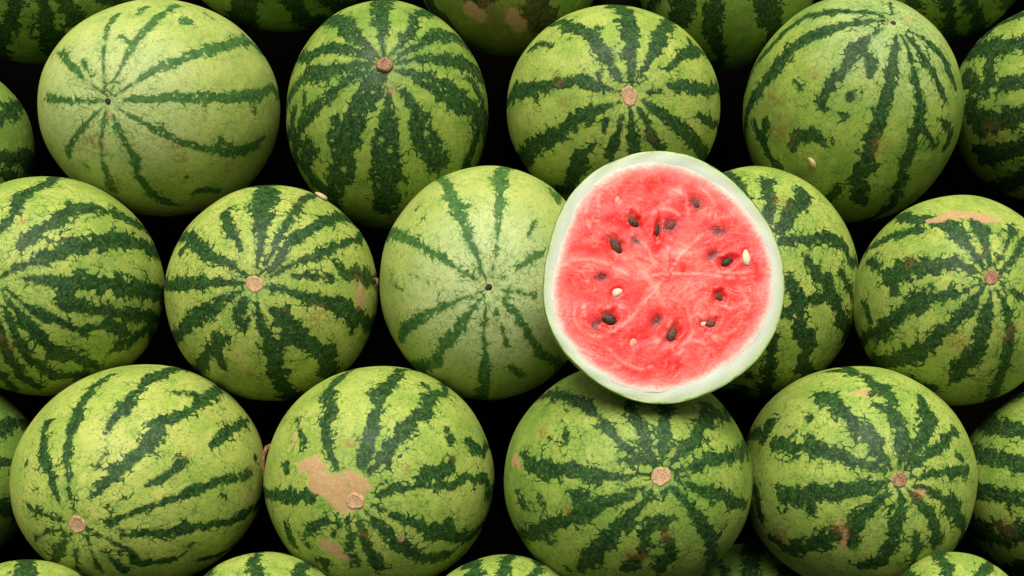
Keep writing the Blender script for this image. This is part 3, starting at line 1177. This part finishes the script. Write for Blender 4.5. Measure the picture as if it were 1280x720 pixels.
# flesh with relief, pits round the seeds, deeper red and paler regions
def pp(u, v):
    return plane_pts([(u, v)], CC, E1, E2, NN)[0]
# (u, v, long-axis angle in degrees in the picture, half length px, half width px, sink, kind)
SEEDS = [
 (792, 276, -38, 8.6, 5.4, .10, 'dark'), (770, 306, -58, 10.4, 6.2, .05, 'dark'), (822, 288, 84, 9.0, 2.9, .05, 'black'),
 (838, 282, 30, 9.5, 6.8, .55, 'brown'), (795, 301, -40, 6.5, 4.5, .80, 'brown'), (870, 254, -50, 8.0, 5.5, .62, 'brown'),
 (898, 289, -10, 9.0, 5.0, .78, 'brown'), (891, 319, 40, 7.5, 5.0, .80, 'brown'), (910, 327, 32, 8.8, 5.6, .25, 'black'),
 (933, 322, 97, 9.0, 4.6, -.1, 'white'), (900, 371, -45, 7.5, 5.0, .40, 'dark'), (752, 346, 10, 7.0, 4.8, .66, 'brown'),
 (772, 365, 28, 6.3, 4.6, .15, 'white'), (762, 399, -28, 10.6, 6.8, .05, 'black'), (745, 406, 60, 7.0, 5.0, .74, 'brown'),
 (821, 401, 60, 7.5, 5.5, .66, 'brown'), (841, 418, 62, 9.4, 6.0, .0, 'dark'), (889, 405, 10, 7.5, 5.2, .30, 'dark'),
 (879, 404, 20, 5.5, 4.0, .35, 'white'), (791, 429, 70, 6.0, 4.5, .30, 'pink'), (772, 250, 75, 5.5, 3.8, .45, 'pink'),
]
DEEP = [(775,250,26,.8),(800,238,22,.5),(812,262,14,.5),(760,395,24,.7),(742,380,16,.4),(915,380,20,1.0),(940,396,8,1.0),(945,330,20,.7),(955,345,14,.5),
        (860,425,16,.6),(872,432,10,.6),(790,440,30,.8),(820,455,24,.7),(845,452,18,.5),(800,290,14,.5),(838,300,12,.7),(822,275,14,.6),(845,262,20,.5),
        (730,375,18,.4),(905,340,14,.7),(740,330,26,.35),(900,300,16,.3),(770,470,24,.5),(920,440,18,.4),(870,240,16,.4),(735,290,26,.3)]
PALE = [(850,308,26,.8),(815,345,24,.7),(780,322,18,.6),(800,330,18,.5),(940,275,20,.6),(925,262,16,.5),(865,290,16,.5),(835,380,20,.6),(870,360,22,.6),(865,385,16,.5),
        (825,425,14,.8),(812,420,12,.6),(760,340,18,.3),(895,418,14,.6),(905,395,10,.6),(850,440,12,.5),(870,455,20,.4),(720,410,20,.35),(890,270,12,.4),(875,330,16,.5)]
NR = 110
fr = (np.arange(NR) + .5) / NR
fr = np.concatenate([fr, [1.012]])
rad_ = fr[::-1][:, None] * (RI + 2.5)[None, :]
X = (rad_ * CA[None, :]).ravel(); Y = (rad_ * SA[None, :]).ravel()
edge = np.repeat(fr[::-1], NA)
Zr = np.zeros_like(X)
rz = np.random.default_rng(9)
for _ in range(26):
    lam = rz.uniform(9, 60)
    a = rz.uniform(0, 6.28)
    Zr += np.sin((X * math.cos(a) + Y * math.sin(a)) / lam * 6.28 + rz.uniform(0, 6.28) + 1.3 * np.sin(X / 33 + a) + 1.2 * np.sin(Y / 27 - a)) * lam * .0042
deep = np.zeros_like(X); pale = np.zeros_like(X); stain = np.zeros_like(X)
for lst, arr in ((DEEP, deep), (PALE, pale)):
    for u, v, r, w in lst:
        q = pp(u, v)
        arr += w * np.exp(-((X - q[0]) ** 2 + (Y - q[1]) ** 2) / (r * .8) ** 2)
for u, v, an, hl, hw_, sink, kind in SEEDS:
    q = pp(u, v)
    a = math.radians(an)
    dx, dy = X - q[0], Y - q[1]
    lx = dx * math.cos(a) + dy * math.sin(a); ly = -dx * math.sin(a) + dy * math.cos(a)
    rr2 = np.sqrt((lx / hl) ** 2 + (ly / hw_) ** 2)
    if kind != 'pink':
        deep += .55 * np.exp(-(rr2 / 2.1) ** 2)
    if kind in ('dark', 'black'):
        rr2 = rr2 * (1 + .18 * np.sin(2 * np.arctan2(ly, lx) + u) + .1 * np.sin(5 * np.arctan2(ly, lx) + v))
        Zr -= (3.6 + 1.2 * math.sin(u) ** 2) * np.exp(-(rr2 / 1.2) ** 3) * (1 - .4 * max(0, sink))
        Zr += .6 * np.exp(-((rr2 - 1.6) / .4) ** 2) * (.5 + .5 * np.sin(np.arctan2(ly, lx) + v))
        stain = np.maximum(stain, .45 * np.exp(-(rr2 / 1.35) ** 4))
    elif kind == 'brown':
        Zr -= 1.2 * np.exp(-(rr2 / 1.2) ** 2)
        stain = np.maximum(stain, 1.0 * np.exp(-(rr2 / 1.45) ** 3))
    else:
        Zr -= 1.5 * np.exp(-(rr2 / 1.1) ** 4)
FIBRES = [[(372,270),(370,340),(330,400),(300,430),(270,470)], [(372,345),(450,345),(540,358),(600,352)], [(370,350),(400,300),(440,260),(480,230)],
          [(300,300),(350,320),(372,345)], [(130,420),(120,460),(140,500),(180,515),(230,500),(265,470)], [(150,430),(150,470),(175,495)],
          [(85,330),(130,305),(190,310),(240,335),(265,350)], [(480,300),(505,338),(563,345),(600,335)], [(400,540),(430,520),(470,530),(500,510)],
          [(330,590),(300,600),(250,580),(215,545)], [(150,210),(160,150),(200,110),(260,90)], [(190,190),(185,140),(225,105)], [(330,185),(345,175),(375,174),(400,190)],
          [(430,460),(455,450),(470,470)], [(560,380),(590,430),(560,480),(520,520)], [(420,430),(440,500),(400,560)], [(275,240),(320,280),(340,330)],
          [(200,440),(230,425),(262,440),(270,470)], [(120,540),(180,560),(240,590)], [(450,110),(490,150),(500,200)], [(380,120),(420,140),(425,190)], [(500,420),(540,440),(580,420)],
          [(290,360),(330,350),(372,345)], [(380,470),(360,510),(330,540)]]
fib = np.zeros_like(X)
for line in FIBRES:
    q = plane_pts(crop8(line), CC, E1, E2, NN)
    t = np.linspace(0, len(q) - 1, 60)
    qx = np.interp(t, np.arange(len(q)), q[:, 0]); qy = np.interp(t, np.arange(len(q)), q[:, 1])
    ker = np.hanning(17)[1:-1]; ker /= ker.sum()
    qx = np.convolve(np.pad(qx, 7, 'edge'), ker, 'valid'); qy = np.convolve(np.pad(qy, 7, 'edge'), ker, 'valid')
    best = np.full_like(X, 1e9)
    for a_, b_ in zip(qx, qy):
        np.minimum(best, (X - a_) ** 2 + (Y - b_) ** 2, out=best)
    fib = np.maximum(fib, np.exp(-best / 1.9 ** 2) + .28 * np.exp(-best / 7.0 ** 2))
Zr += .22 * np.clip(fib, 0, 1)
Zr = Zr * np.clip((1.012 - edge) / .10, 0, 1)
Zr -= np.where(edge > 1.0, .3, 0)
PF = np.stack([X, Y, Zr], 1)
PF = np.vstack([PF, [[0, 0, Zr[-NA:].mean()]]])
FF = [tuple(reversed(q)) for q in ringfaces(len(fr))]
FF = [tuple(reversed(q)) for q in FF]
ci = len(PF) - 1
for j in range(NA):
    FF.append(((len(fr) - 1) * NA + j, (len(fr) - 1) * NA + (j + 1) % NA, ci))
ext = lambda a: np.concatenate([a, a[-1:]])

def flesh_material():
    g = NT('watermelon_flesh')
    co = g.attr('pl', True)                     # plane coordinates in radii
    e = g.attr('edge'); dp = g.attr('deep'); pl = g.attr('pale'); stn = g.attr('stain')
    w = g.vmath('SCALE', g.vmath('SUBTRACT', g.noise(co, 2.6, 4, color=True), (.5, .5, .5)), scale=.55)
    wf = g.vmath('SCALE', g.vmath('SUBTRACT', g.noise(co, 11, 3, color=True), (.5, .5, .5)), scale=.07)
    cw = g.vmath('ADD', g.vmath('ADD', co, w), wf)
    big = g.noise(cw, 3.4, 5, .6)
    sw = g.noise(cw, 8, 6, .65, .8)
    grain = g.noise(co, 70, 4, .65)
    fine = g.noise(co, 190, 2, .6)
    # pale fibre threads
    th1 = g.step(g.math('ABSOLUTE', g.math('SUBTRACT', g.noise(cw, 5.5, 4, .55, .6), .5)), .030, .0)
    th2 = g.step(g.math('ABSOLUTE', g.math('SUBTRACT', g.noise(cw, 13, 3, .6, .4), .5)), .026, .0)
    tm = g.math('MULTIPLY', g.math('MAXIMUM', th1, g.math('MULTIPLY', th2, .7)), g.step(g.noise(co, 4, 3), .40, .62))
    wsm = g.vmath('SCALE', w, scale=.9)
    swl = g.noise(g.vmath('ADD', g.attr('swirl', True), wsm), 2.0, 5, .6)
    rays = g.noise(g.vmath('ADD', g.attr('ray', True), g.vmath('SCALE', w, scale=1.6)), 1.5, 5, .6)
    red = g.mix(g.step(big, .33, .68), rgb((240, 34, 30)), rgb((248, 72, 62)))
    pm = g.math('ADD', g.math('MULTIPLY', g.math('SUBTRACT', sw, .46), 1.5), g.math('MULTIPLY', pl, .62))
    pm = g.math('MULTIPLY_ADD', g.math('SUBTRACT', swl, .5), 1.5, pm)
    pm = g.math('MULTIPLY_ADD', g.math('SUBTRACT', rays, .5), .8, pm)
    pm = g.math('SUBTRACT', pm, g.math('MULTIPLY', dp, .55))
    col = g.mix(g.step(pm, .10, 1.10, 0, .78), red, rgb((255, 156, 138)))
    dm = g.math('ADD', g.math('MULTIPLY', dp, .85), g.math('MULTIPLY', g.math('SUBTRACT', g.noise(cw, 6, 4), .52), 1.8))
    dm = g.math('MULTIPLY_ADD', g.math('SUBTRACT', swl, .5), -1.0, dm)
    col = g.mix(g.step(dm, .12, .8, 0, .85), col, rgb((240, 26, 26)))
    swt = g.step(g.math('ABSOLUTE', g.math('SUBTRACT', swl, .5)), .022, .0)
    tm = g.math('MAXIMUM', tm, g.math('MULTIPLY', swt, g.step(g.noise(co, 5, 3), .45, .62)))
    fb_ = g.math('MULTIPLY', g.attr('fib'), g.step(g.noise(cw, 12, 4, .65), .34, .60))
    tm = g.math('MAXIMUM', tm, fb_, clamp=True)
    col = g.mix(g.math('MULTIPLY', tm, .34), col, rgb((255, 190, 172)))
    col = g.mix(g.step(grain, .52, .80, 0, .22), col, hexlin('ff9c8c'))
    col = g.mix(g.step(fine, .60, .80, 0, .25), col, hexlin('ffd8cc'))  # pale speckle: wet glitter painted into the flesh colour
    # grey-brown seeds showing through the flesh
    sm = g.math('MULTIPLY', stn, g.step(g.math('ADD', g.noise(co, 60, 3, .75), g.math('MULTIPLY', stn, .22)), .50, .70))
    col = g.mix(g.math('MULTIPLY', sm, .9), col, rgb((92, 34, 26)))
    # bleaching into the white rind
    en = g.math('MULTIPLY_ADD', g.math('SUBTRACT', g.noise(cw, 16, 5, .65), .5), .09, e)
    en = g.math('MULTIPLY_ADD', g.math('SUBTRACT', g.noise(co, 75, 3, .6), .5), .05, en)
    col = g.mix(g.step(en, .84, .96, 0, .5), col, hexlin('ff968a'))
    col = g.mix(g.step(en, .935, 1.005), col, rgb((220, 206, 186)))
    g.put(g.b.inputs['Base Color'], col)
    ro = g.step(g.noise(co, 9, 4), .35, .7, .16, .42)
    g.put(g.b.inputs['Roughness'], ro)
    h = g.math('ADD', g.math('MULTIPLY', grain, .45), g.math('ADD', g.math('MULTIPLY', fine, .35), g.math('MULTIPLY', sw, 1.4)))
    h = g.math('ADD', h, g.math('MULTIPLY', tm, .5))
    g.bump(h, .38, .0016)
    return g.mat
LOC = [pp(*q) for q in ((778, 262), (757, 395), (928, 335), (822, 448), (868, 270), (895, 410))]
locd = np.min([np.hypot(PF[:, 0] - q[0], PF[:, 1] - q[1]) for q in LOC], axis=0) / RM
loca = np.argmin([np.hypot(PF[:, 0] - q[0], PF[:, 1] - q[1]) for q in LOC], axis=0) * 1.7
rim = np.hypot(PF[:, 0], PF[:, 1]) / RM
ph_ = np.arctan2(PF[:, 1], PF[:, 0])
ray_ = np.stack([np.cos(ph_) * 5, np.sin(ph_) * 5, rim * 1.6], 1)
swirl = np.stack([locd * 9, PF[:, 0] / RM * 1.2 + loca, PF[:, 1] / RM * 1.2], 1)
plc = np.stack([PF[:, 0] / RM, PF[:, 1] / RM, np.zeros(len(PF))], 1)
flesh = cutobj('flesh', PF, FF, {'fib': ext(fib), 'pl': plc, 'ray': ray_, 'swirl': swirl, 'edge': ext(edge), 'deep': ext(deep), 'pale': ext(pale), 'stain': ext(stain)}, flesh_material())

def seed_material(name, c1, c2, spec):
    g = NT(name)
    tc = g.t.nodes.new('ShaderNodeTexCoord').outputs['Object']
    n = g.noise(tc, 700, 4, .65)
    col = g.mix(g.step(n, .40, .66), anyc(c1), anyc(c2))
    g.put(g.b.inputs['Base Color'], col)
    g.b.inputs['Roughness'].default_value = spec
    g.b.inputs['Specular IOR Level'].default_value = .3
    g.bump(n, .5, .0004)
    return g.mat
SM = {'dark': seed_material('seed_dark', (50, 22, 13), (128, 80, 56), .58), 'black': seed_material('seed_black', (22, 10, 6), (92, 54, 36), .50),
      'brown': seed_material('seed_brown', (84, 34, 26), (150, 70, 58), .55), 'white': seed_material('seed_white', (232, 222, 192), (214, 198, 160), .45),
      'pink': seed_material('seed_pink', 'ff9a8c', 'f58a7d', .4)}

def seed_mesh(hl, hw_, hz, rng):
    n, F = grid_sphere(10, 14)
    n = n[:, [2, 0, 1]]                 # long axis x
    t = (n[:, 0] + 1) / 2               # 0 round end, 1 pointed end
    k = 1 - .45 * np.clip(t - .35, 0, 1) ** 1.2
    V = np.stack([n[:, 0] * hl, n[:, 1] * hw_ * k, n[:, 2] * hz * k], 1)
    V += rng.normal(size=V.shape) * .2
    V[:, 1] += .05 * hw_ * np.sin(V[:, 0] / hl * 2.2 + rng.uniform(0, 6))
    return V, F
for i, (u, v, an, hl, hw_, sink, kind) in enumerate(SEEDS):
    q = pp(u, v)
    rng = np.random.default_rng(i)
    hz = min(hw_ * .6, 3.2)
    V, F = seed_mesh(hl, hw_, hz, rng)
    a = math.radians(an + (180 if kind != 'white' and i % 2 else 0))
    Rz = np.array([[math.cos(a), -math.sin(a), 0], [math.sin(a), math.cos(a), 0], [0, 0, 1]])
    V = (Rz @ V.T).T
    k = np.argmin((X - q[0]) ** 2 + (Y - q[1]) ** 2)
    floor = np.sort(Zr[((X - q[0]) ** 2 + (Y - q[1]) ** 2) < hw_ ** 2])[:5].mean()
    z = floor + hz * (.12 - (1.35 if kind == 'brown' else 1.1) * max(0, sink))
    W_ = (CB @ (V * S).T).T
    s = bpy.data.objects.new('seed', mesh_np('seed', W_, F, mat=SM[kind]))
    link(s, flesh)
    s.location = Vector(CB @ (np.array([q[0], q[1], z]) * S))

# ------------------------------------------------------------------ stray pale seeds on the heap
def on_melon(key, u, v):
    c, M = sol[key]
    nrm_s = ray_hit(u, v, c, np.linalg.inv(M))
    p = c + M @ nrm_s
    nw = np.linalg.inv(M).T @ nrm_s
    return p, nw / np.linalg.norm(nw)
for key, u, v, an, hl, hw_, lab in (('D', 1016, 202, 115, 8.0, 4.6, 'pale loose seed stuck low on the tall top-row watermelon'),
                                    ('G', 402, 244, 118, 9.0, 6.2, 'pale loose seed lying on the rim of the round middle-row watermelon')):
    p, nw = on_melon(key, u, v)
    rng = np.random.default_rng(int(u))
    V, F = seed_mesh(hl, hw_, 3.4, rng)
    a = math.radians(an)
    x = np.array([math.cos(a), math.sin(a), 0]); x -= nw * (x @ nw); x /= np.linalg.norm(x)
    R = np.stack([x, np.cross(nw, x), nw], axis=1)
    s = bpy.data.objects.new('loose_seed', mesh_np('loose_seed', (BAS @ R @ (V * S).T).T, F, mat=seed_material('seed_pale_%d' % u, 'cdb68a', 'b59a6a', .5)))
    s.location = Vector(to_world(p + nw * 3.0))
    link(s)
    tag(s, lab, 'seed', 'loose seeds on the melons')

# ------------------------------------------------------------------ the melons buried behind the front ones (dim in the gaps)
proto = {}
def buried(u, v, d, r, i, label, group):
    if not proto:
        n, F = grid_sphere(48, 72)
        for q in range(2):
            rng = np.random.default_rng(900 + q)
            mm = dict(strokes='', crop='P', auto=13)
            dd_, tt_, bb_, jj_ = pattern(mm, n, np.zeros(3), np.eye(3) * 130, rng)
            rf = 1 + wobble(n, rng, .03, 1.6)
            mat = rind_material('buried_rind_%d' % q, 700 + q, net=.8, scars=False)
            proto[q] = mesh_np('buried_watermelon', n * rf[:, None] * np.array([1, 1, 1.08]), F, {'sph': n, 'stripe': dd_, 'tan': tt_, 'brown': bb_, 'jag': jj_}, mat)
    o = bpy.data.objects.new('watermelon', proto[i % 2])
    k = (LPX - d) / LPX
    o.scale = (r * S * k,) * 3
    o.location = Vector(to_world(bpt(u, v, d)))
    rq = random.Random(i)
    o.rotation_euler = (rq.uniform(.6, 2.2), rq.uniform(-.6, .6), rq.uniform(0, 6.28))
    link(o)
    tag(o, label, 'watermelon', group)
edge_spots = [(-215, 360, 0, 135), (1452, 375, 0, 132), (-190, 860, 190, 128), (1440, 830, 190, 128), (1600, 600, 90, 130), (-350, 590, 70, 130), (-340, 190, -100, 125), (1590, 130, -110, 128),
              (-230, -60, -200, 125), (1420, -80, -200, 128), (-80, -310, -300, 128), (200, -315, -300, 128), (485, -320, -300, 128), (770, -350, -300, 128), (1050, -320, -300, 128), (1330, -310, -300, 128)]
for i, (u, v, d, r) in enumerate(edge_spots):
    buried(u, v, d, r, i + 50, 'watermelon carrying the heap on beyond the edge of the picture', 'watermelons beyond the edge of the picture')
